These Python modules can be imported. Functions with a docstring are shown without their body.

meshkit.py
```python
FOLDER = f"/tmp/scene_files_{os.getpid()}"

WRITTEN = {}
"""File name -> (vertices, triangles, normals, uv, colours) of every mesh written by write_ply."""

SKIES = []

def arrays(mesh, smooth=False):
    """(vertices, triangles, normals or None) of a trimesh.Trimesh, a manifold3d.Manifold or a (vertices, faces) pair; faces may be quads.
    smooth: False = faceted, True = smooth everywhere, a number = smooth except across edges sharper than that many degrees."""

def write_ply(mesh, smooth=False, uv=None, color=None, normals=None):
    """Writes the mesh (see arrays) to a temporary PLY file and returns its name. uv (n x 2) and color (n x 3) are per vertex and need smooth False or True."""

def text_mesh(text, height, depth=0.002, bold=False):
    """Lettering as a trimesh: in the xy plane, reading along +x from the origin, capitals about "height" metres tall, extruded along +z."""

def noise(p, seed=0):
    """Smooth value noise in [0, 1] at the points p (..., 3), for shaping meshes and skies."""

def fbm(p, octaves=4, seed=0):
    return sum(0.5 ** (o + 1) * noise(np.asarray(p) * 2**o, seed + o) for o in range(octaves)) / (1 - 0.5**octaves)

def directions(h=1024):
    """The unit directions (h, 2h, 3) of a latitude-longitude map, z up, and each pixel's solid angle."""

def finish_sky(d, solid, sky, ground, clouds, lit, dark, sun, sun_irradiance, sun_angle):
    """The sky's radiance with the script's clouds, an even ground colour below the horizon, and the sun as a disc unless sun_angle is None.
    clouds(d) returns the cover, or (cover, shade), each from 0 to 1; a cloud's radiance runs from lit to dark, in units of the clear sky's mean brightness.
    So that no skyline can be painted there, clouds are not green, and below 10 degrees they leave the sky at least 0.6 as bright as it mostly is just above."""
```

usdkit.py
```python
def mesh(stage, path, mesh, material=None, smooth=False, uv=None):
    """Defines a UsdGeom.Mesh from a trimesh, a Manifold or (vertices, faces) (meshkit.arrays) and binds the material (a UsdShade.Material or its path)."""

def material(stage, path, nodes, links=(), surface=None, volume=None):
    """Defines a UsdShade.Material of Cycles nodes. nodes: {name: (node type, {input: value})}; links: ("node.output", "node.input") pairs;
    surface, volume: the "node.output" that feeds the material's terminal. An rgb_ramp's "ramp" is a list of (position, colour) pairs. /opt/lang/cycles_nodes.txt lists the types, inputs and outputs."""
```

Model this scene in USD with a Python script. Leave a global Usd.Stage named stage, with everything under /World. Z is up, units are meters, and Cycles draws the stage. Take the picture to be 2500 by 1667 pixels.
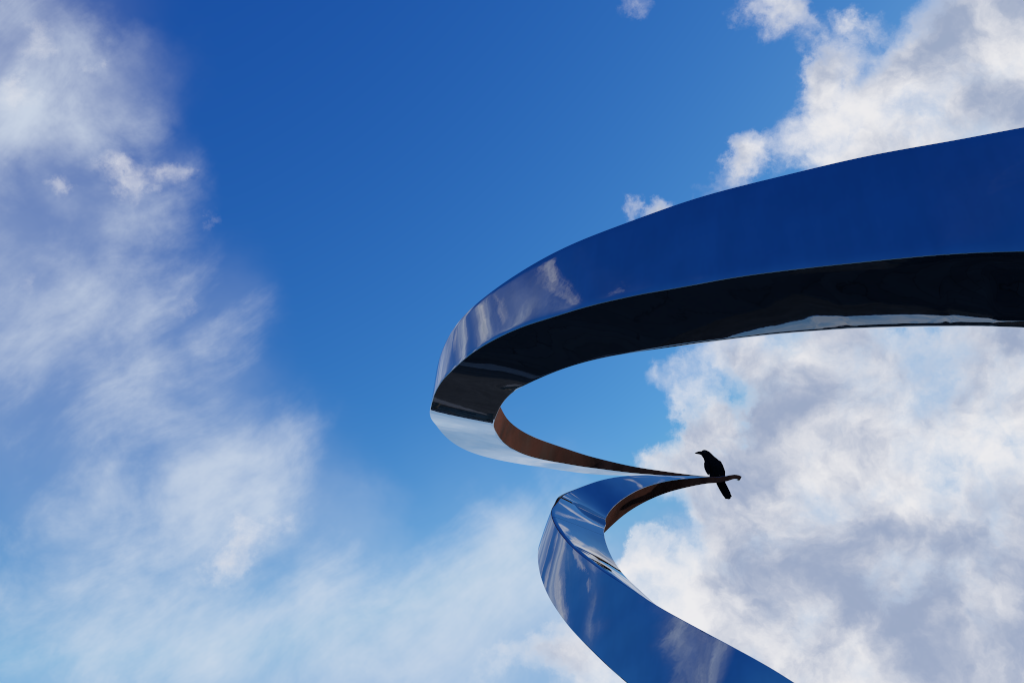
import math, random
import numpy as np
import trimesh
import manifold3d
import meshkit, usdkit
from scipy.interpolate import CubicSpline
from pxr import Usd, UsdGeom, UsdLux, UsdShade, Sdf, Gf

stage = Usd.Stage.CreateInMemory()
UsdGeom.SetStageUpAxis(stage, UsdGeom.Tokens.z)
UsdGeom.SetStageMetersPerUnit(stage, 1.0)
world = UsdGeom.Xform.Define(stage, '/World')
UsdGeom.Scope.Define(stage, '/World/Looks')

# ---------------------------------------------------------------- camera, sky, sun, exposure
EYE = np.array([0.0, 0.0, 1.6])
PITCH = 35.0
cam = UsdGeom.Camera.Define(stage, '/World/camera')
cam.AddTranslateOp().Set(Gf.Vec3d(*EYE))
cam.AddRotateXOp().Set(90.0 + PITCH)
cam.CreateFocalLengthAttr(35.0)
cam.CreateHorizontalApertureAttr(36.0)
cam.CreateVerticalApertureAttr(36.0 * 682 / 1024)
cam.CreateClippingRangeAttr(Gf.Vec2f(0.05, 5000.0))
cam.CreateExposureAttr(0.0)

SUN_AZ, SUN_EL = math.radians(62), math.radians(24)
SKY_STRENGTH = 0.10
SKY_GRADE = ((2.85, 0.45, 1.62), (1.97, 0.70, 2.40), (0.97, 1.80, 3.95))


class Nodes:
    """Collects the nodes and links of one material."""

    def __init__(self):
        self.n, self.l = {}, []

    def __call__(self, kind, _links=None, **inputs):
        name = f'{kind}_{len(self.n)}'
        self.n[name] = (kind, inputs)
        for k, v in (_links or {}).items():
            self.l.append((v, f'{name}.{k}'))
        return name

    def math(self, op, a, b=None, c=None, clamp=False):
        inp, lk = {'math_type': op}, {}
        for key, v in (('value1', a), ('value2', b), ('value3', c)):
            if isinstance(v, str):
                lk[key] = v
            elif v is not None:
                inp[key] = float(v)
        if clamp:
            inp['use_clamp'] = True
        return self('math', lk, **inp) + '.value'

    def smooth(self, v, a, b, lo=0.0, hi=1.0):
        return self('map_range', {'value': v}, range_type='smoothstep', from_min=a, from_max=b, to_min=lo, to_max=hi, clamp=True) + '.result'

    def noise(self, vec, scale, detail=6.0, roughness=0.55, distortion=0.0, out='fac', lacunarity=2.0):
        return self('noise_texture', {'vector': vec}, dimensions='3D', type='fBM', scale=scale, detail=detail, roughness=roughness, distortion=distortion, lacunarity=lacunarity) + '.' + out

    def mix(self, fac, a, b, kind='mix'):
        inp, lk = {'mix_type': kind}, {}
        for key, v in (('fac', fac), ('color1', a), ('color2', b)):
            if isinstance(v, str):
                lk[key] = v
            elif np.ndim(v) == 0:
                inp[key] = float(v)
            else:
                inp[key] = v
        return self('mix', lk, **inp) + '.color'


def aim(az, el):
    a, e = math.radians(az), math.radians(el)
    return (math.sin(a) * math.cos(e), math.cos(a) * math.cos(e), math.sin(e))


# cloud banks: azimuth and elevation of the middle, angular size, weight
VEIL = [(np.float64(-40.2), np.float64(42.8), np.float64(0.134), 0.5), (np.float64(-35.1), np.float64(46.9), np.float64(0.061), 0.15), (np.float64(-35.5), np.float64(45.3), np.float64(0.05), 0.15), (np.float64(-36.5), np.float64(42.6), np.float64(0.042), 0.2), (np.float64(-35.3), np.float64(35.0), np.float64(0.176), 0.5), (np.float64(-28.0), np.float64(40.5), np.float64(0.093), 0.42), (np.float64(-24.7), np.float64(42.3), np.float64(0.037), 0.15), (np.float64(-32.0), np.float64(39.0), np.float64(0.028), 0.2), (np.float64(-24.2), np.float64(34.1), np.float64(0.156), 0.5), (np.float64(-18.8), np.float64(36.1), np.float64(0.063), 0.15), (np.float64(-32.5), np.float64(28.4), np.float64(0.177), 0.68), (np.float64(-24.6), np.float64(26.2), np.float64(0.189), 0.56), (np.float64(-17.1), np.float64(28.5), np.float64(0.147), 0.35), (np.float64(-14.4), np.float64(21.7), np.float64(0.158), 0.85), (np.float64(-15.3), np.float64(22.5), np.float64(0.075), 0.35), (np.float64(-24.9), np.float64(16.5), np.float64(0.176), 0.78), (np.float64(-16.4), np.float64(16.5), np.float64(0.168), 0.7), (np.float64(-8.2), np.float64(18.1), np.float64(0.137), 0.75), (np.float64(-2.4), np.float64(16.7), np.float64(0.124), 0.8), (np.float64(1.9), np.float64(19.9), np.float64(0.072), 0.45), (np.float64(4.9), np.float64(17.6), np.float64(0.092), 0.9), (np.float64(-10.1), np.float64(24.4), np.float64(0.068), 0.25)]
CUMULUS = [(np.float64(-35.6), np.float64(45.1), np.float64(0.046), 0.74), (np.float64(-36.4), np.float64(42.8), np.float64(0.038), 0.74), (np.float64(-32.5), np.float64(45.5), np.float64(0.023), 0.66), (np.float64(-28.2), np.float64(40.9), np.float64(0.052), 0.76), (np.float64(-25.0), np.float64(41.6), np.float64(0.041), 0.68), (np.float64(-31.8), np.float64(39.0), np.float64(0.032), 0.72), (np.float64(-22.2), np.float64(39.2), np.float64(0.029), 0.7), (np.float64(-17.8), np.float64(37.2), np.float64(0.042), 0.64), (np.float64(-21.2), np.float64(35.4), np.float64(0.033), 0.64), (np.float64(-31.4), np.float64(34.0), np.float64(0.035), 0.5), (np.float64(-16.0), np.float64(22.2), np.float64(0.087), 0.6), (np.float64(-15.9), np.float64(21.5), np.float64(0.05), 0.3), (np.float64(2.4), np.float64(18.7), np.float64(0.071), 0.7), (np.float64(4.8), np.float64(16.9), np.float64(0.087), 0.95), (np.float64(-0.6), np.float64(16.7), np.float64(0.062), 0.5), (np.float64(-5.7), np.float64(18.7), np.float64(0.025), 0.5), (np.float64(-13.0), np.float64(24.1), np.float64(0.051), 0.4), (np.float64(-30.3), np.float64(44.3), np.float64(0.02), 0.5), (np.float64(11.0), np.float64(52.9), np.float64(0.049), 0.6), (np.float64(12.4), np.float64(53.3), np.float64(0.029), 0.25), (np.float64(20.8), np.float64(51.6), np.float64(0.073), 0.7), (np.float64(20.1), np.float64(52.0), np.float64(0.028), 0.15), (np.float64(23.6), np.float64(51.3), np.float64(0.044), 0.6), (np.float64(24.5), np.float64(47.2), np.float64(0.039), 1.0), (np.float64(24.4), np.float64(44.3), np.float64(0.061), 1.0), (np.float64(20.3), np.float64(43.7), np.float64(0.062), 1.05), (np.float64(17.4), np.float64(43.6), np.float64(0.04), 0.85), (np.float64(29.1), np.float64(44.1), np.float64(0.092), 1.0), (np.float64(34.9), np.float64(41.8), np.float64(0.116), 1.2), (np.float64(39.7), np.float64(39.5), np.float64(0.13), 1.0), (np.float64(27.6), np.float64(40.4), np.float64(0.093), 0.9), (np.float64(33.3), np.float64(37.0), np.float64(0.117), 0.9), (np.float64(28.6), np.float64(49.4), np.float64(0.032), 0.85), (np.float64(32.6), np.float64(47.0), np.float64(0.062), 0.62), (np.float64(37.4), np.float64(46.1), np.float64(0.057), 0.95), (np.float64(26.2), np.float64(49.1), np.float64(0.044), 0.4), (np.float64(9.3), np.float64(41.9), np.float64(0.03), 0.8), (np.float64(11.1), np.float64(42.0), np.float64(0.03), 0.85), (np.float64(14.8), np.float64(42.4), np.float64(0.047), 0.45), (np.float64(26.3), np.float64(40.9), np.float64(0.065), 0.9), (np.float64(11.3), np.float64(32.6), np.float64(0.065), 1.0), (np.float64(12.2), np.float64(30.3), np.float64(0.051), 1.0), (np.float64(9.6), np.float64(33.0), np.float64(0.03), 0.55), (np.float64(15.6), np.float64(33.6), np.float64(0.064), 1.0), (np.float64(18.9), np.float64(31.9), np.float64(0.084), 1.0), (np.float64(23.6), np.float64(32.3), np.float64(0.095), 1.0), (np.float64(28.2), np.float64(30.1), np.float64(0.104), 1.1), (np.float64(32.3), np.float64(27.9), np.float64(0.116), 1.0), (np.float64(8.7), np.float64(27.1), np.float64(0.06), 0.55), (np.float64(11.0), np.float64(27.7), np.float64(0.051), 0.5), (np.float64(11.4), np.float64(28.9), np.float64(0.047), 0.4), (np.float64(15.2), np.float64(28.7), np.float64(0.064), 0.55), (np.float64(18.6), np.float64(27.8), np.float64(0.096), 0.95), (np.float64(24.3), np.float64(25.5), np.float64(0.105), 1.1), (np.float64(29.4), np.float64(22.9), np.float64(0.116), 1.1), (np.float64(8.5), np.float64(28.1), np.float64(0.024), 0.7), (np.float64(13.9), np.float64(26.9), np.float64(0.042), 0.62), (np.float64(9.7), np.float64(26.1), np.float64(0.06), 0.45), (np.float64(11.9), np.float64(24.5), np.float64(0.076), 0.8), (np.float64(14.2), np.float64(25.7), np.float64(0.063), 0.5), (np.float64(13.0), np.float64(28.7), np.float64(0.055), 0.55), (np.float64(21.6), np.float64(29.8), np.float64(0.091), 0.6), (np.float64(17.0), np.float64(26.6), np.float64(0.084), 0.4), (np.float64(16.2), np.float64(29.6), np.float64(0.059), 0.3), (np.float64(7.6), np.float64(23.3), np.float64(0.038), 0.75), (np.float64(8.9), np.float64(21.1), np.float64(0.071), 1.1), (np.float64(10.7), np.float64(19.1), np.float64(0.071), 1.1), (np.float64(8.0), np.float64(22.1), np.float64(0.063), 1.0), (np.float64(14.9), np.float64(22.1), np.float64(0.091), 1.1), (np.float64(19.6), np.float64(21.1), np.float64(0.105), 1.1), (np.float64(25.0), np.float64(19.3), np.float64(0.117), 1.1), (np.float64(15.3), np.float64(17.0), np.float64(0.069), 0.85), (np.float64(19.7), np.float64(16.0), np.float64(0.087), 1.0), (np.float64(25.9), np.float64(14.9), np.float64(0.098), 1.1), (np.float64(12.6), np.float64(18.3), np.float64(0.062), 0.75), (np.float64(16.1), np.float64(18.8), np.float64(0.073), 0.5)]
SHADE = [(np.float64(36.3), np.float64(42.9), np.float64(0.069), -0.45), (np.float64(24.2), np.float64(43.6), np.float64(0.07), -0.6), (np.float64(20.3), np.float64(43.4), np.float64(0.046), -0.5), (np.float64(11.6), np.float64(32.1), np.float64(0.078), -0.45), (np.float64(9.2), np.float64(20.9), np.float64(0.092), -0.7), (np.float64(11.9), np.float64(18.8), np.float64(0.074), -0.5), (np.float64(37.1), np.float64(46.2), np.float64(0.057), -0.5), (np.float64(24.8), np.float64(25.4), np.float64(0.076), -0.3), (np.float64(29.0), np.float64(30.4), np.float64(0.052), -0.4), (np.float64(28.5), np.float64(49.4), np.float64(0.036), -0.4), (np.float64(21.4), np.float64(51.3), np.float64(0.049), -0.4), (np.float64(4.3), np.float64(17.1), np.float64(0.083), -0.5), (np.float64(-35.2), np.float64(44.0), np.float64(0.077), -0.4), (np.float64(-26.4), np.float64(40.9), np.float64(0.102), -0.4), (np.float64(-15.3), np.float64(22.5), np.float64(0.104), -0.5), (np.float64(27.0), np.float64(26.2), np.float64(0.048), -0.3), (np.float64(32.4), np.float64(46.6), np.float64(0.074), 0.55), (np.float64(32.9), np.float64(42.4), np.float64(0.094), 0.25), (np.float64(26.5), np.float64(43.1), np.float64(0.036), 0.12), (np.float64(16.5), np.float64(31.0), np.float64(0.055), 0.5), (np.float64(20.3), np.float64(29.7), np.float64(0.075), 0.5), (np.float64(26.2), np.float64(31.8), np.float64(0.081), 0.2), (np.float64(31.3), np.float64(30.5), np.float64(0.051), 0.55), (np.float64(27.4), np.float64(27.7), np.float64(0.072), 0.35), (np.float64(17.2), np.float64(27.5), np.float64(0.076), 0.5), (np.float64(20.4), np.float64(24.5), np.float64(0.049), 0.3), (np.float64(10.4), np.float64(25.5), np.float64(0.072), 0.55), (np.float64(12.3), np.float64(23.5), np.float64(0.042), 0.4), (np.float64(21.3), np.float64(18.2), np.float64(0.099), 0.65), (np.float64(25.6), np.float64(17.5), np.float64(0.084), 0.6), (np.float64(16.9), np.float64(19.6), np.float64(0.069), 0.4), (np.float64(29.0), np.float64(23.0), np.float64(0.07), 0.35), (np.float64(13.5), np.float64(17.6), np.float64(0.049), 0.4), (np.float64(24.5), np.float64(21.6), np.float64(0.051), 0.2), (np.float64(14.1), np.float64(25.2), np.float64(0.051), 0.4)]
# the same clouds go on outside the picture: streaky veil round the left and behind, broken cumulus on the right
VEIL += [(-42, 45, .28, .5), (-56, 40, .18, .7), (-74, 43, .18, .75), (-90, 47, .15, .65), (-104, 53, .10, .2), (-55, 28, .24, .5), (-76, 30, .16, .36), (-115, 20, .3, .5), (-60, 12, .5, .5), (-150, 60, .18, .13), (-175, 15, .4, .5), (150, 12, .4, .6), (2, 9, .5, .95)]
CUMULUS += [(-46, 37, .10, .78), (-60, 40, .13, .86), (-74, 43, .12, .92), (-85, 47, .11, .92), (-95, 51, .09, .84), (-106, 54, .08, .64), (-40, 30, .08, .76), (-52, 30, .10, .84), (-64, 32, .10, .86), (-74, 33, .07, .74), (45, 40, .33, 1.0), (60, 22, .4, .9), (80, 45, .3, .8), (35, 59, .10, .6), (52, 66, .08, .55), (100, 25, .4, .9), (25, 8, .4, .9), (125, 50, .25, .7), (48, 12, .4, .9), (5, 9, .2, .6)]
SHADE += [(45, 45, .2, .5), (75, 30, .2, .5), (100, 35, .25, .5)]


def sky_material(path):
    g = Nodes()
    vec = g('texture_coordinate') + '.generated'
    base = g('sky_texture', {}, sky_type='single_scattering', sun_disc=False, sun_elevation=SUN_EL, sun_rotation=SUN_AZ, altitude=200.0, air_density=1.0, aerosol_density=0.6, ozone_density=3.0) + '.color'
    return g, vec, base


def lobes(g, vec, table):
    total = None
    for az, el, size, weight in table:
        d = g('vector_math', {'vector1': vec}, math_type='distance', vector2=aim(az, el)) + '.value'
        s = g.smooth(d, size, 0.0, 0.0, weight)
        total = s if total is None else g.math('add', total, s)
    return total


g, vec, base = sky_material('/World/Looks/sky')
# clear polarised air: each channel of the physical sky gets its own contrast
sep = g('separate_color', {'color': base}, color_type='rgb')
chan = []
for c, (power, gain, most) in zip('rgb', SKY_GRADE):
    chan.append(g.math('multiply', g.math('power', g.math('minimum', f'{sep}.{c}', most), power), gain))
blue = g('combine_color', dict(zip('rgb', chan)), color_type='rgb') + '.color'
# swirls bend the cloud patterns: slow ones for the whole banks, quick ones that fray their edges


def bend(amount, scale, detail, roughness, src=None):
    c = g.noise(src or vec, scale, detail, roughness, out='color')
    c = g('vector_math', {'vector1': c}, math_type='subtract', vector2=(0.5, 0.5, 0.5)) + '.vector'
    m = g('vector_math', {'vector1': c, 'vector3': src or vec}, math_type='multiply_add', vector2=(amount,) * 3)
    return m + '.vector'


bent = bend(0.12, 2.6, 3.0, 0.5)
frayed = bend(0.11, 8.0, 8.0, 0.64)
softly = bend(0.12, 5.0, 7.0, 0.60)
fine = g.noise(bent, 7.0, 9.0, 0.60, 0.15)
puff = g.noise(frayed, 11.0, 8.0, 0.56, 0.1)
# wind-drawn fibres: the pattern is pulled out along one direction
WIND = (0.82, -0.33, 0.47)
along = g('vector_math', {'vector1': bent}, math_type='dot_product', vector2=WIND) + '.value'
pulled = g('vector_math', {'scale': g.math('multiply', along, -3.1)}, math_type='scale', vector1=WIND) + '.vector'
stretch = g('vector_math', {'vector1': bent, 'vector3': pulled}, math_type='multiply_add', vector2=(4.5, 4.5, 4.5)) + '.vector'
streak = g.noise(stretch, 2.2, 9.0, 0.60, 0.25)
film = g.noise(bent, 3.5, 5.0, 0.55, 0.1)

v_l = g.math('minimum', lobes(g, softly, VEIL), 1.15)
v_n = g.math('multiply_add', fine, 1.05, g.math('multiply', streak, 1.25))              # about 1.15 on average
v_in = g.math('multiply_add', v_l, 0.80, g.math('multiply_add', v_n, 2.3, -2.86))
fibres = g.math('multiply', g.smooth(v_in, -0.05, 1.45), g.smooth(v_l, 0.02, 0.45, 0.0, 0.84))
haze = g.math('multiply', g.smooth(v_l, 0.05, 0.95, 0.0, 0.30), g.smooth(film, 0.25, 0.7, 0.55, 1.25))
veil = g.math('subtract', g.math('add', fibres, haze), g.math('multiply', fibres, haze))

c_l = g.math('minimum', lobes(g, frayed, CUMULUS), 1.30)
c_n = g.math('multiply_add', puff, 1.6, g.math('multiply', fine, 1.2))                 # about 1.4
c_in = g.math('multiply_add', c_l, 0.85, g.math('multiply_add', c_n, 1.0, -1.92))
cum = g.math('multiply', g.smooth(c_in, -0.12, 0.62), g.smooth(c_l, 0.04, 0.4))

s_l = lobes(g, softly, SHADE)
belly = g.noise(softly, 11.0, 8.0, 0.56, 0.2)
s_in = g.math('multiply_add', s_l, 0.45, g.math('multiply_add', belly, 3.0, -1.12))
shade = g.smooth(s_in, -0.05, 0.95)
shade = g.math('multiply', shade, g.smooth(c_in, 0.0, 0.6))

k = 1.0 / SKY_STRENGTH
white = tuple(x * k for x in (0.84, 0.835, 0.855))
grey = tuple(x * k for x in (0.33, 0.40, 0.56))
thin = tuple(x * k for x in (0.64, 0.715, 0.82))
body = g.mix(shade, white, grey)
col = g.mix(veil, blue, thin)
col = g.mix(cum, col, body)
bg = g('background_shader', {'color': col}, strength=SKY_STRENGTH)
sky_mat = usdkit.material(stage, '/World/Looks/sky', g.n, g.l, surface=bg + '.background')
dome = UsdLux.DomeLight.Define(stage, '/World/sky')
dome.CreateIntensityAttr(1.0)
UsdShade.MaterialBindingAPI.Apply(dome.GetPrim()).Bind(sky_mat)
dome.GetPrim().SetCustomDataByKey('kind', 'structure')

sun = UsdLux.DistantLight.Define(stage, '/World/sun')
sun.CreateIntensityAttr(0.6)
sun.CreateAngleAttr(0.5)
sun.CreateNormalizeAttr(True) if hasattr(sun, 'CreateNormalizeAttr') else None
sun.CreateColorAttr(Gf.Vec3f(1.0, 0.93, 0.82))
sun.AddRotateZOp().Set(180.0 - math.degrees(SUN_AZ))
sun.AddRotateXOp().Set(90.0 - math.degrees(SUN_EL))

# ---------------------------------------------------------------- naming helpers
taken = {}


def numbered(parent, name):
    key = f'{parent}/{name}'
    n = taken.get(key, 0)
    taken[key] = n + 1
    return key if n == 0 else f'{key}_{n:03d}'


def tag(prim, label=None, category=None, group=None, kind=None):
    for k, v in (('label', label), ('category', category), ('group', group), ('kind', kind)):
        if v:
            prim.SetCustomDataByKey(k, v)
    return prim


def thing(name, label, category, loc=(0, 0, 0), rotz=0.0, group=None):
    x = UsdGeom.Xform.Define(stage, numbered('/World', name))
    x.AddTranslateOp().Set(Gf.Vec3d(*map(float, loc)))
    if rotz:
        x.AddRotateZOp().Set(float(rotz))
    return tag(x.GetPrim(), label, category, group)


def obj(name, mesh, mat, parent=None, smooth=False, label=None):
    p = usdkit.mesh(stage, numbered(str(parent.GetPath()) if parent else '/World', name), mesh, mat, smooth).GetPrim()
    if label:
        p.SetCustomDataByKey('label', label)
    return p


# ---------------------------------------------------------------- materials
def steel_material():
    g = Nodes()
    pos = g('texture_coordinate') + '.object'
    ripple = g.noise(pos, 1.6, 2.0, 0.5)
    small = g.noise(pos, 9.0, 3.0, 0.5)
    smear = g.noise(pos, 3.0, 8.0, 0.65)
    h = g.math('multiply_add', small, 0.06, ripple)
    b = g('bump', {'height': h}, strength=0.5, distance=0.012)
    rough = g.smooth(smear, 0.35, 0.75, 0.012, 0.05)
    run = g('mapping', {'vector': pos}, mapping_type='point', scale=(14.0, 14.0, 1.0)) + '.vector'
    runs = g.noise(run, 1.0, 5.0, 0.6)
    smear = g.math('multiply_add', runs, 0.5, g.math('multiply', smear, 0.5))
    tone = g.mix(g.smooth(smear, 0.3, 0.7), (0.46, 0.475, 0.50), (0.53, 0.545, 0.57))
    p = g('principled_bsdf', {'normal': b + '.normal', 'roughness': rough, 'base_color': tone}, metallic=1.0)
    return usdkit.material(stage, '/World/Looks/mirror_steel', g.n, g.l, surface=p + '.BSDF')


def bronze_material():
    g = Nodes()
    pos = g('texture_coordinate') + '.object'
    cloudy = g.noise(pos, 2.3, 8.0, 0.62, 0.4)
    run = g('mapping', {'vector': pos}, mapping_type='point', scale=(9.0, 9.0, 1.2)) + '.vector'
    runs = g.noise(run, 1.0, 6.0, 0.6, 0.2)
    fac = g.math('multiply_add', cloudy, 0.7, g.math('multiply', runs, 0.5))
    fac = g.smooth(fac, 0.35, 0.85)
    tone = g.mix(fac, (0.030, 0.0088, 0.0050), (0.155, 0.047, 0.029))
    rough = g.smooth(runs, 0.3, 0.7, 0.6, 0.8)
    b = g('bump', {'height': g.noise(pos, 60.0, 4.0, 0.6)}, strength=0.05, distance=0.001)
    p = g('principled_bsdf', {'normal': b + '.normal', 'roughness': rough, 'base_color': tone}, metallic=0.0, specular_ior_level=0.02)
    return usdkit.material(stage, '/World/Looks/rust_brown_steel', g.n, g.l, surface=p + '.BSDF')


def plain_material(name, a, b, scale, rough, detail=6.0, bump=0.0, metallic=0.0, spec=0.5):
    g = Nodes()
    pos = g('texture_coordinate') + '.object'
    n = g.noise(pos, scale, detail, 0.6)
    lk = {'base_color': g.mix(g.smooth(n, 0.3, 0.7), a, b)}
    if bump:
        lk['normal'] = g('bump', {'height': g.noise(pos, scale * 6, 5.0, 0.6)}, strength=bump, distance=0.01) + '.normal'
    p = g('principled_bsdf', lk, roughness=rough, metallic=metallic, specular_ior_level=spec)
    return usdkit.material(stage, f'/World/Looks/{name}', g.n, g.l, surface=p + '.BSDF')



def paving_material():
    g = Nodes()
    pos = g('texture_coordinate') + '.object'
    slabs = g('brick_texture', {'vector': pos}, color1=(0.017, 0.017, 0.018), color2=(0.030, 0.029, 0.028), mortar=(0.006, 0.006, 0.006), scale=1.0, mortar_size=0.012, brick_width=0.9, row_height=0.6)
    stain = g.smooth(g.noise(pos, 0.35, 9.0, 0.6), 0.3, 0.7, 0.55, 1.15)
    grey = g('combine_color', {'r': stain, 'g': stain, 'b': stain}, color_type='rgb') + '.color'
    p = g('principled_bsdf', {'base_color': g.mix(1.0, slabs + '.color', grey, 'multiply')}, roughness=0.85, specular_ior_level=0.15)
    return usdkit.material(stage, '/World/Looks/dark_paving', g.n, g.l, surface=p + '.BSDF')


STEEL = steel_material()
BRONZE = bronze_material()
SEAM = plain_material('dark_seam', (0.02, 0.02, 0.022), (0.03, 0.03, 0.03), 8, 0.6)
FEATHER = plain_material('black_feathers', (0.003, 0.003, 0.004), (0.007, 0.007, 0.009), 60, 0.9, bump=0.2, spec=0.0)
BEAK = plain_material('black_horn', (0.005, 0.005, 0.005), (0.008, 0.008, 0.008), 40, 0.8, spec=0.02)
EYE_MAT = plain_material('dark_eye', (0.004, 0.004, 0.004), (0.006, 0.005, 0.004), 20, 0.1)
PAVING = paving_material()

# ---------------------------------------------------------------- ground
n = 60
xs = np.linspace(-1, 1, n)
xs = np.sign(xs) * np.abs(xs) ** 3 * 3000.0
gx, gy = np.meshgrid(xs, xs)
gv = np.stack([gx.ravel(), gy.ravel(), np.zeros(n * n)], 1)
q = np.arange(n * n).reshape(n, n)
gf = np.stack([q[:-1, :-1].ravel(), q[:-1, 1:].ravel(), q[1:, 1:].ravel(), q[1:, :-1].ravel()], 1)
tag(obj('ground', (gv, gf), PAVING), kind='structure')

PALE = plain_material('pale_paving', (0.07, 0.068, 0.064), (0.11, 0.105, 0.10), 1.3, 0.8, 8.0, bump=0.2)
for x0, x1, y0, y1 in ((-40.0, 40.0, 14.0, 16.2), (-6.2, -4.4, 16.2, 60.0)):   # pale paths across the dark square
    m = trimesh.creation.box((x1 - x0, y1 - y0, 0.02))
    m.apply_translation(((x0 + x1) / 2, (y0 + y1) / 2, -0.006))
    tag(obj('path', m, PALE), kind='structure')

# ---------------------------------------------------------------- the sculpture: two tapering box arms that meet at one tip
# each station: middle of the section (x, y, z), up direction of the section (x, y, z), width, height
UP = [
    (4.0500, 3.5500, -0.0800, -0.8800, 0.4500, 0.1000, 0.4400, 0.7600),
    (4.0500, 3.4500, 0.9000, -0.8700, 0.4400, 0.1400, 0.4400, 0.7600),
    (3.9700, 3.1700, 1.9500, -0.8000, 0.4000, 0.3000, 0.4400, 0.7600),
    (3.7000, 2.8300, 2.8800, -0.6600, 0.3600, 0.5200, 0.4400, 0.7600),
    (3.2500, 2.6600, 3.5800, -0.4800, 0.3400, 0.7200, 0.4400, 0.7600),
    (2.7800, 2.7000, 3.9700, -0.3400, 0.3200, 0.8600, 0.4400, 0.7600),
    (2.1293, 3.0545, 4.3208, -0.2676, 0.3464, 0.8991, 0.4380, 0.7187),
    (1.8616, 3.2429, 4.4390, -0.2902, 0.3864, 0.8755, 0.4353, 0.6850),
    (1.6127, 3.4374, 4.5597, -0.3118, 0.4116, 0.8564, 0.4326, 0.6648),
    (1.3680, 3.6337, 4.6661, -0.3286, 0.4264, 0.8427, 0.4270, 0.6461),
    (1.1279, 3.8242, 4.7593, -0.3408, 0.4298, 0.8361, 0.4223, 0.6322),
    (0.8950, 4.0058, 4.8331, -0.3447, 0.4259, 0.8365, 0.4172, 0.6127),
    (0.6697, 4.1711, 4.8833, -0.3382, 0.4166, 0.8438, 0.4085, 0.5769),
    (0.4548, 4.3309, 4.9237, -0.3198, 0.4032, 0.8574, 0.4044, 0.5311),
    (0.2536, 4.4941, 4.9451, -0.2861, 0.3904, 0.8750, 0.4082, 0.4781),
    (0.0686, 4.6561, 4.9428, -0.2380, 0.3780, 0.8947, 0.4146, 0.4195),
    (-0.0835, 4.8326, 4.9445, -0.1775, 0.3651, 0.9139, 0.4221, 0.3613),
    (-0.1855, 5.0327, 4.9657, -0.1064, 0.3524, 0.9298, 0.4269, 0.3063),
    (-0.2574, 5.2553, 4.9859, -0.0310, 0.3381, 0.9406, 0.4261, 0.2577),
    (-0.3032, 5.5143, 5.0221, 0.0425, 0.3198, 0.9465, 0.4264, 0.2200),
    (-0.3232, 5.8112, 5.1138, 0.1183, 0.2966, 0.9477, 0.4382, 0.1943),
    (-0.3094, 6.1417, 5.2383, 0.2011, 0.2676, 0.9423, 0.4630, 0.1789),
    (-0.2594, 6.4993, 5.3496, 0.2868, 0.2315, 0.9296, 0.5014, 0.1704),
    (-0.1337, 6.8506, 5.4401, 0.3738, 0.1874, 0.9084, 0.5427, 0.1619),
    (0.0695, 7.1573, 5.5255, 0.4603, 0.1349, 0.8775, 0.5393, 0.1444),
    (0.3324, 7.4100, 5.5935, 0.5429, 0.0741, 0.8365, 0.4660, 0.1181),
    (0.6392, 7.6028, 5.6286, 0.6185, 0.0048, 0.7858, 0.3393, 0.0879),
    (0.9707, 7.7168, 5.6395, 0.6848, -0.0746, 0.7249, 0.2038, 0.0593),
    (1.2952, 7.7838, 5.6437, 0.7402, -0.1659, 0.6516, 0.0998, 0.0361),
    (1.6128, 7.8077, 5.6243, 0.7810, -0.2673, 0.5644, 0.0397, 0.0198),
    (1.9304, 7.7737, 5.5939, 0.8032, -0.3758, 0.4622, 0.0128, 0.0099),
]
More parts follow.
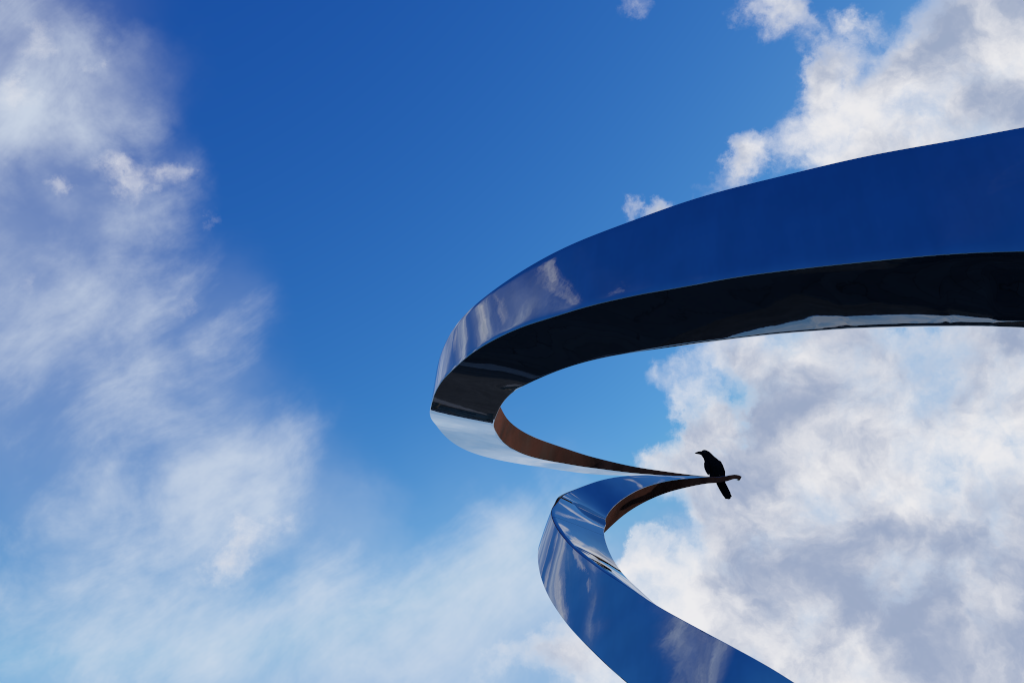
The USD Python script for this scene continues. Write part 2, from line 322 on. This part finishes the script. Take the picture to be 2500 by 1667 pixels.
LO = [
    (2.3000, 3.3500, -0.0800, -0.7200, 0.1500, -0.4500, 0.5300, 0.5600),
    (2.2500, 3.6000, 0.7500, -0.6800, 0.1300, -0.6000, 0.5200, 0.5500),
    (2.0500, 4.0800, 1.5500, -0.6200, 0.1200, -0.7200, 0.5000, 0.5300),
    (1.7500, 4.5200, 2.1800, -0.5600, 0.1100, -0.7900, 0.4900, 0.5150),
    (1.4200, 4.8600, 2.5600, -0.5450, 0.1050, -0.8300, 0.4900, 0.5000),
    (1.1710, 5.0470, 2.8571, -0.5220, 0.1022, -0.8468, 0.4712, 0.4740),
    (1.0890, 5.1511, 2.9753, -0.5032, 0.1236, -0.8553, 0.4419, 0.4600),
    (1.0018, 5.2814, 3.0958, -0.4897, 0.1335, -0.8616, 0.4209, 0.4513),
    (0.9058, 5.4182, 3.2235, -0.4777, 0.1390, -0.8675, 0.4050, 0.4398),
    (0.8031, 5.5547, 3.3618, -0.4626, 0.1488, -0.8740, 0.3924, 0.4266),
    (0.7052, 5.6917, 3.5132, -0.4426, 0.1677, -0.8809, 0.3823, 0.4125),
    (0.6157, 5.8352, 3.6679, -0.4181, 0.1986, -0.8864, 0.3747, 0.3949),
    (0.5389, 5.9835, 3.8262, -0.3923, 0.2407, -0.8878, 0.3702, 0.3736),
    (0.4709, 6.1235, 3.9893, -0.3681, 0.2930, -0.8824, 0.3696, 0.3472),
    (0.4247, 6.2501, 4.1627, -0.3487, 0.3532, -0.8682, 0.3739, 0.3185),
    (0.4070, 6.3754, 4.3309, -0.3383, 0.4171, -0.8435, 0.3824, 0.2897),
    (0.4176, 6.5078, 4.4813, -0.3408, 0.4794, -0.8087, 0.3919, 0.2627),
    (0.4497, 6.6486, 4.6069, -0.3576, 0.5341, -0.7661, 0.3975, 0.2397),
    (0.4713, 6.7876, 4.7198, -0.3811, 0.5771, -0.7223, 0.3941, 0.2223),
    (0.5118, 6.9146, 4.8216, -0.3979, 0.6077, -0.6873, 0.3748, 0.2104),
    (0.6059, 7.0054, 4.9263, -0.4015, 0.6268, -0.6677, 0.3375, 0.2020),
    (0.7334, 7.0701, 5.0337, -0.3947, 0.6353, -0.6638, 0.2872, 0.1901),
    (0.8785, 7.1541, 5.1385, -0.3801, 0.6317, -0.6757, 0.2323, 0.1701),
    (1.0381, 7.2638, 5.2398, -0.3581, 0.6129, -0.7044, 0.1799, 0.1424),
    (1.2117, 7.3919, 5.3378, -0.3264, 0.5738, -0.7511, 0.1338, 0.1108),
    (1.4149, 7.5117, 5.4228, -0.2815, 0.5087, -0.8136, 0.0958, 0.0800),
    (1.6614, 7.5968, 5.4845, -0.2211, 0.4128, -0.8836, 0.0661, 0.0539),
    (1.8050, 7.6000, 5.4970, -0.2100, 0.3300, -0.9200, 0.0460, 0.0440),
    (1.8850, 7.6170, 5.5240, -0.1800, 0.3000, -0.9350, 0.0460, 0.0350),
    (1.9490, 7.6300, 5.5130, -0.1540, 0.2840, -0.9460, 0.0440, 0.0370),
]
UP_FIRST, LO_FIRST = 6, 4                                            # the station where each arm enters the picture
ROLL_T = [-1.0, -0.10, 0.10, 0.28, 0.42, 0.75, 0.92, 1.12, 1.50, 1.80, 2.10, 9.0]
ROLL_W = [0.20, 0.24, 0.27, 0.17, 0.15, 0.13, 0.075, 0.07, 0.05, 0.02, 0.001, 0.001]
SIDE_T = [0.0, 0.25, 0.8, 1.4, 1.9, 2.3, 2.8, 3.4, 3.8, 20.0]
SIDE_W = [0.001, 0.012, 0.045, 0.05, 0.035, 0.012, 0.03, 0.035, 0.001, 0.001]


class Arm:
    """A box beam swept along stations; turn is +1 or -1 for the side on which the outer face lies."""

    def __init__(self, stations, turn, first):
        s = np.array(stations, float)
        t = np.r_[0, np.cumsum(np.linalg.norm(np.diff(s[:, :3], axis=0), axis=1))]
        self.length, self.turn, self.t0 = t[-1], turn, t[first]
        self.mid, self.up = CubicSpline(t, s[:, :3]), CubicSpline(t, s[:, 3:6])
        self.size = CubicSpline(t, np.log(s[:, 6:8]))

    def frame(self, t):
        p, T = self.mid(t), self.mid(t, 1)
        T = T / np.linalg.norm(T, axis=1, keepdims=True)
        V = self.up(t)
        V = V - (V * T).sum(1, keepdims=True) * T
        V /= np.linalg.norm(V, axis=1, keepdims=True)
        O = self.turn * np.cross(V, T)
        wh = np.exp(self.size(t))
        return p, V, O, wh[:, :1] / 2, wh[:, 1:] / 2

    def face(self, which, t):
        """Two edges of one face and its outward normal."""
        p, V, O, w, h = self.frame(t)
        a, b, c, d = p + h * V + w * O, p - h * V + w * O, p - h * V - w * O, p + h * V - w * O
        return {'outer': (a, b, O), 'under': (b, c, -V), 'inner': (c, d, -O), 'top': (d, a, V)}[which]


def plate(arm, which, t0, t1, relief=None, ns=None, nu=27, thick=0.008, gap=0.0012):
    """One sheet of one face from t0 to t1, mitred at its long edges. relief(t, u) pushes the sheet outwards, in metres."""
    ns = ns or max(8, int((t1 - t0) / 0.02))
    t, u = np.linspace(t0 + gap, t1 - gap, ns), np.linspace(0, 1, nu)
    a, b, n = arm.face(which, t)
    width = np.linalg.norm(b - a, axis=1)
    uu = np.clip(u[None, :], 0, 1) * np.ones((ns, 1))
    front = a[:, None] * (1 - uu[..., None]) + b[:, None] * uu[..., None]
    if relief is not None:
        front = front + relief(t[:, None], u[None, :], width[:, None])[..., None] * n[:, None]
    edge = np.minimum(0.0035, width * 0.06)
    for k, kk in ((0, 1), (-1, -2)):                                 # a small bevel along the two long edges
        corner = front[:, k].copy()
        along = front[:, kk] - corner
        along /= np.linalg.norm(along, axis=1, keepdims=True)
        front[:, kk] = corner + along * edge[:, None] + n * 0.0
        front[:, k] = corner + along * edge[:, None] * 0.15 - n * (edge * 0.7)[:, None]
    th = np.minimum(thick, width * 0.2)[:, None]
    m = (th / np.maximum(width[:, None], 1e-6))
    ub = m + uu * (1 - 2 * m)
    back = a[:, None] * (1 - ub[..., None]) + b[:, None] * ub[..., None] - n[:, None] * th[..., None]
    v = np.vstack([front.reshape(-1, 3), back.reshape(-1, 3)])
    i = np.arange(ns * nu).reshape(ns, nu)
    f0 = np.stack([i[:-1, :-1], i[:-1, 1:], i[1:, 1:], i[1:, :-1]], -1).reshape(-1, 4)
    k = ns * nu
    f1 = f0[:, ::-1] + k
    side = []
    for e in (i[0, :], i[:, -1], i[-1, ::-1], i[::-1, 0]):
        side.append(np.stack([e[:-1], e[:-1] + k, e[1:] + k, e[1:]], 1))
    f = np.vstack([f0, f1] + side)
    mesh = trimesh.Trimesh(v, np.vstack([f[:, [0, 1, 2]], f[:, [0, 2, 3]]]), process=False)
    c = mesh.triangles_center[:4]
    if (mesh.face_normals[:4] * np.repeat(n[:1], 4, 0)).sum() < 0:
        mesh.invert()
    return mesh


def wave(t, u, scale, seed, amp):
    """Slow hand-made unevenness of a sheet that keeps its edges where they are."""
    t, u = np.broadcast_arrays(t, u)
    p = np.stack([t.ravel() * scale, u.ravel() * 0.8, np.full(t.size, seed * 7.31)], 1)
    return amp * meshkit.noise(p, seed).reshape(t.shape) * np.sin(np.pi * u) ** 0.8


def ripple(t, u, seed, amp):
    """Shallow ridges across a rolled sheet."""
    t, u = np.broadcast_arrays(t, u)
    p = np.stack([t.ravel() * 5.5 + 0.9 * u.ravel(), u.ravel() * 0.45, np.full(t.size, seed * 3.7)], 1)
    return amp * meshkit.noise(p, seed).reshape(t.shape) * np.sin(np.pi * u) ** 0.5


upper, lower = Arm(UP, 1, UP_FIRST), Arm(LO, -1, LO_FIRST)
UPPER_CUTS = [upper.t0 + v for v in ()]
LOWER_CUTS = [lower.length - v for v in (2.46, 1.95, 0.72)]                # measured from the tip
PERCH_T = lower.length - 0.215
sculpture = thing('spiral_sculpture', 'tall mirror polished steel spiral with rust brown inner faces tapering to one tip', 'sculpture')


def roll_width(t):
    """How much of the width of the upper arm's underside is rolled up along its inner edge."""
    return np.interp(t - upper.t0, ROLL_T, ROLL_W)


def underside_relief(t, u, width):
    f = roll_width(t) + 0 * u
    d = f * width * np.tan(np.radians(np.interp(t - upper.t0, (0.0, 0.5, 1.0), (37.0, 30.0, 27.0))))
    e = np.clip((1 - u) / np.maximum(f, 1e-4), 0, 1)
    fall = np.clip(e / 0.85, 0, 1)
    fall = 1 - (1 - fall) ** 1.15
    rise = np.clip(u / np.maximum(1 - f, 1e-4), 0, 1)
    rise = rise * rise * (3 - 2 * rise)
    return d * np.where(u > 1 - f, fall, rise) + wave(t, u, 1.8, 3, 0.0022)


def side_relief(t, u, width):
    """The side plate of the lower arm turns over along its outer edge."""
    s = lower.length - t
    f = np.interp(s, SIDE_T, SIDE_W) + 0 * u
    ragged = meshkit.noise(np.stack([s.ravel() * 9.0, s.ravel() * 0, s.ravel() * 0 + 4.2], 1), 21).reshape(s.shape)
    f = np.maximum(f * (1 + 0.5 * ragged), 0.001)
    d = f * width * math.tan(math.radians(38))
    e = np.clip(u / f, 0, 1)
    fall = e * (1.25 - 0.25 * e)
    out = np.clip((1 - u) / np.maximum(1 - f, 1e-4), 0, 1)
    out = out * out * (3 - 2 * out)
    return d * np.where(u < f, fall, out) + wave(t, u, 1.8, 9, 0.0026)


def cuts(arm, pieces):
    return list(zip([0.0] + pieces, pieces + [arm.length]))


for t0, t1 in cuts(upper, UPPER_CUTS):
    obj('outer_plate', plate(upper, 'outer', t0, t1, lambda t, u, w: wave(t, u, 1.5, 1, 0.0018) + ripple(t, u, 2, 0.0028)), STEEL, sculpture, 35)
for t0, t1 in cuts(upper, UPPER_CUTS):
    obj('underside_plate', plate(upper, 'under', t0, t1, underside_relief, nu=45), STEEL, sculpture, 35)
obj('inner_plate', plate(upper, 'inner', 0, upper.length), BRONZE, sculpture, 35, 'rust brown inner plate of the upper arm')
obj('top_plate', plate(upper, 'top', 0, upper.length), STEEL, sculpture, 35)
for t0, t1 in cuts(lower, LOWER_CUTS[:1]):
    obj('outer_plate', plate(lower, 'outer', t0, t1, lambda t, u, w: wave(t, u, 1.5, 5, 0.0018) + ripple(t, u, 6, 0.0024)), STEEL, sculpture, 35)
for t0, t1 in cuts(lower, LOWER_CUTS):
    obj('side_plate', plate(lower, 'under', t0, t1, side_relief, nu=45), STEEL, sculpture, 35)
obj('inner_plate', plate(lower, 'inner', 0, lower.length), BRONZE, sculpture, 35, 'rust brown inner plate of the lower arm')
obj('back_plate', plate(lower, 'top', 0, lower.length), STEEL, sculpture, 35)
for arm in (upper, lower):                                           # a dark core closes the joints between the plates
    t = np.linspace(0, arm.length, 160)
    p, V, O, w, h = arm.frame(t)
    w, h = np.maximum(w - 0.010, w * 0.7), np.maximum(h - 0.010, h * 0.7)
    ring = np.stack([p + h * V + w * O, p - h * V + w * O, p - h * V - w * O, p + h * V - w * O], 1)
    i = np.arange(len(t) * 4).reshape(-1, 4)
    f = np.vstack([np.stack([i[:-1, k], i[:-1, (k + 1) % 4], i[1:, (k + 1) % 4], i[1:, k]], 1) for k in range(4)] + [i[:1, ::-1], i[-1:]])
    obj('core', (ring.reshape(-1, 3), f), SEAM, sculpture)

# ---------------------------------------------------------------- the crow on the tip
# joints of the bird in centimetres from the perch: x to the right, z up, y away, radius
BEAK_TOP = [(-16.36, 21.26, -2.0, 0.22), (-14.02, 21.86, -2.0, 0.75), (-11.16, 21.82, -1.8, 1.28)]
BEAK_LOW = [(-16.1, 21.11, -2.0, 0.18), (-13.58, 20.91, -2.0, 0.44), (-10.94, 20.72, -1.8, 0.88)]
TORSO = [(-8.51, 21.23, -1.6, 2.91), (-6.84, 20.14, -1.2, 3.18), (-5.78, 18.45, -0.8, 3.53), (-4.1, 15.49, 0.2, 4.32), (-2.34, 12.92, 1.2, 5.2), (-0.49, 9.77, 2.6, 6.17), (0.66, 6.84, 4.6, 6.26), (1.19, 4.62, 7.0, 5.64), (2.73, 2.95, 9.5, 4.32)]
THROAT = [(-10.28, 20.17, -1.8, 1.23), (-8.07, 17.74, -1.2, 1.76), (-5.87, 14.17, -0.4, 3.09)]
WING_A = [(-7.41, 11.96, -0.8, 2.38), (-7.72, 8.61, -1.0, 2.38), (-7.54, 5.47, -0.8, 1.85), (-7.54, 1.84, -0.3, 0.31)]
WING_B = [(2.51, 14.51, 4.0, 2.82), (3.92, 9.26, 5.4, 2.91), (5.38, 5.73, 7.2, 2.03), (6.7, 3.72, 10.0, 1.15)]
TAIL = [(4.06, 3.22, 10.0, 3.44), (5.38, 0.02, 11.5, 3.44), (7.36, -4.18, 13.0, 3.44), (9.48, -8.11, 15.0, 3.26), (10.8, -10.57, 16.0, 1.94)]
LEG_A = [(-2.78, 4.46, 2.0, 1.5), (-3.75, 0.91, 0.2, 0.44), (-3.97, -0.2, 0.0, 0.35)]
LEG_B = [(1.19, 4.67, 2.4, 1.5), (1.72, 0.76, 0.2, 0.44), (1.85, -0.2, 0.0, 0.35)]


def chain(table, flat=1.0, q=20):
    """A tapering limb: the hulls of the balls at neighbouring joints."""
    table = [(x * 1.07 - (1.3 if z < 0.9 and y > 8 else 0.0), z * 1.02, y, r * 1.13) for x, z, y, r in table]
    balls = [manifold3d.Manifold.sphere(1.0, q).scale((r / 100, r * flat / 100, r / 100)).translate((x / 100, y / 100, z / 100)) for x, z, y, r in table]
    out = balls[0]
    for a, b in zip(balls[:-1], balls[1:]):
        out = out + manifold3d.Manifold.batch_hull([a, b])
    return out


def soften(m, length=0.006, rounds=6):
    m = m.refine_to_length(length).to_mesh()
    t = trimesh.Trimesh(np.array(m.vert_properties)[:, :3], np.array(m.tri_verts), process=True)
    trimesh.smoothing.filter_taubin(t, lamb=0.5, nu=0.52, iterations=rounds)
    return t


perch_a, perch_b, perch_n = lower.face('under', np.array([PERCH_T]))
perch = (perch_a[0] + perch_b[0]) / 2 + np.array([0.008, 0, 0])
crow = thing('crow', 'black crow perched on the tip of the steel spiral, head turned left and tail hanging', 'crow', perch)
body = chain(TORSO, 0.82) + chain(THROAT, 0.85) + chain([(x, z, y, r) for x, z, y, r in TAIL], 0.30)
body = body + chain(LEG_A[:2]) + chain(LEG_B[:2])
obj('body', soften(body), FEATHER, crow, True)
obj('beak', soften(chain(BEAK_TOP, 0.7) + chain(BEAK_LOW, 0.7), 0.004, 3), BEAK, crow, True)
for w in (WING_A, WING_B):
    obj('wing', soften(chain(w, 0.62), 0.005, 4), FEATHER, crow, True)
for k in range(6):                                                   # tail feathers lie fanned over each other
    x, z, y, r = TAIL[-1]
    off = (k - 2.5) / 2.5
    strip = [(TAIL[1][0] + off * 1.8, TAIL[1][1], TAIL[1][2] + 0.35, 0.9), (TAIL[3][0] + off * 2.2, TAIL[3][1], TAIL[3][2] + 0.35, 1.0), (x + off * 2.05 + 0.15, z - 0.35 * (1 - off * off) + off * 0.9, y + 0.35, 0.75)]
    obj('tail_feather', soften(chain(strip, 0.22), 0.006, 2), FEATHER, crow, True)
for leg in (LEG_A, LEG_B):
    x, z, y, r = leg[1]
    foot = (x - 0.1, 0.55, 0.0, 0.42)
    m = chain([(x, z, y, 0.5), foot])
    for dx, dy in ((-3.0, -0.6), (-2.7, 0.9), (-1.2, -2.2), (2.2, 0.5)):
        m = m + chain([foot, (x + dx * 0.6, 0.65, dy * 0.6, 0.38), (x + dx, 0.22, dy, 0.2)])
    obj('foot', soften(m, 0.003, 2), BEAK, crow, True)
hx, hz, hy, hr = TORSO[0]
eye = manifold3d.Manifold.sphere(0.0055, 16).translate(((hx - 0.9) / 100, (hy - hr * 0.80) / 100, (hz + 0.5) / 100))
obj('eye', eye, EYE_MAT, crow, True)

# ---------------------------------------------------------------- the square round the sculpture, seen only in the polished steel
STONE = plain_material('dark_stone', (0.06, 0.055, 0.05), (0.11, 0.10, 0.09), 0.7, 0.85, 8.0)
ROOFING = plain_material('slate', (0.03, 0.03, 0.035), (0.05, 0.05, 0.055), 2.0, 0.7)
PANE = plain_material('window_glass', (0.02, 0.025, 0.03), (0.03, 0.035, 0.04), 1.0, 0.08)
BARK = plain_material('bark', (0.03, 0.024, 0.018), (0.06, 0.05, 0.04), 9.0, 0.9)


def box(x0, x1, y0, y1, z0, z1):
    m = trimesh.creation.box((x1 - x0, y1 - y0, z1 - z0))
    m.apply_translation(((x0 + x1) / 2, (y0 + y1) / 2, (z0 + z1) / 2))
    return m


def house(x, y, width, depth, height, roof, look, turn=0.0):
    t = thing('town_house', f'{look} low town house at the edge of the square', 'house', (x, y, 0), turn)
    obj('wall', box(-width / 2, width / 2, -depth / 2, depth / 2, 0, height), STONE, t)
    e = 0.35
    v = np.array([(sx * (width / 2 + e), sy * (depth / 2 + e), height + 0.004) for sx in (-1, 1) for sy in (-1, 1)] + [(sx * (width / 2 + e), 0, height + roof) for sx in (-1, 1)])
    obj('roof', trimesh.Trimesh(v, [(0, 1, 3), (0, 3, 2), (0, 2, 5), (0, 5, 4), (1, 4, 5), (1, 5, 3), (0, 4, 1), (2, 3, 5)]), ROOFING, t)
    obj('chimney', box(width * 0.28, width * 0.28 + 0.9, -0.4, 0.4, height + roof * 0.5, height + roof + 1.1), STONE, t)
    cols = max(2, int(width / 2.6))
    for i in range(cols):
        for j in range(max(1, int(height / 3))):
            cx, cz = -width / 2 + (i + 0.5) * width / cols, 1.2 + 3 * j
            obj('window', box(cx - 0.5, cx + 0.5, -depth / 2 - 0.02, -depth / 2 + 0.05, cz, cz + 1.4), PANE, t)
    return t


for row in ((-31, 62, 11, 9, 6.2, 2.8, 'grey stone', 8), (-18.5, 66, 12, 9, 8.0, 2.6, 'dark gabled', 4), (-7.0, 70, 9, 9, 9.0, 3.0, 'narrow slate roofed', 0), (-45, 56, 13, 10, 7.4, 2.6, 'wide grey', 16)):
    house(*row)


BRICK = plain_material('brown_brick', (0.13, 0.055, 0.035), (0.24, 0.11, 0.07), 3.0, 0.85, 10.0, bump=0.3)
SILL = plain_material('pale_stone', (0.26, 0.24, 0.21), (0.36, 0.33, 0.29), 4.0, 0.8)


def brick_block(x, y, turn, width, depth, height, label):
    t = thing('brick_building', label, 'building', (x, y, 0), turn)
    obj('wall', box(0, width, 0, depth, 0, height), BRICK, t)
    obj('cornice', box(-0.25, width + 0.25, -0.3, depth + 0.3, height + 0.002, height + 0.45), SILL, t)
    for i in range(int(width / 3)):
        for j in range(int(height / 3.6)):
            cx, cz = 1.5 + 3 * i, 1.1 + 3.6 * j
            w = obj('window', box(cx - 0.6, cx + 0.6, -0.02, 0.06, cz, cz + 1.9), PANE, t)
            obj('sill', box(cx - 0.75, cx + 0.75, -0.12, 0.04, cz - 0.16, cz - 0.004), SILL, w)


brick_block(16.6, 18.9, -62.0, 30.0, 9.0, 12.0, 'long brown brick building on the sunny side of the square')
brick_block(27.7, 40.7, -62.0, 15.0, 10.0, 20.0, 'taller brown brick building behind the long one')


def bare_tree(x, y, height, seed, look):
    rng = random.Random(seed)
    t = thing('bare_tree', look, 'tree', (x, y, 0))
    parts, twigs = [], []

    def grow(p, d, length, r, level):
        q = p + d * length
        m = trimesh.creation.cylinder(radius=r, segment=[p, q], sections=6)
        (parts if level < 2 else twigs).append(m)
        if level < 4:
            for _ in range(3):
                nd = d + np.array([rng.uniform(-.75, .75), rng.uniform(-.75, .75), rng.uniform(-.15, .45)])
                grow(p + d * length * rng.uniform(.6, 1.0), nd / np.linalg.norm(nd), length * rng.uniform(.58, .78), r * 0.55, level + 1)

    grow(np.zeros(3), np.array([0, 0, 1.0]), height * 0.36, height * 0.022, 0)
    obj('trunk', trimesh.util.concatenate(parts), BARK, t)
    obj('crown', trimesh.util.concatenate(twigs), BARK, t)


bare_tree(-3.4, 42.0, 9.5, 11, 'tall leafless tree at the far end of the pale path')
bare_tree(-6.4, 44.0, 10.5, 5, 'bare leafless tree before the narrow house')
bare_tree(-2.6, 11.6, 4.0, 14, 'young leafless tree nearest the sculpture')
bare_tree(0.6, 13.0, 4.3, 21, 'young leafless tree by the pale path')
bare_tree(-13.5, 46.0, 10.5, 8, 'smaller leafless tree beside the dark gabled house')
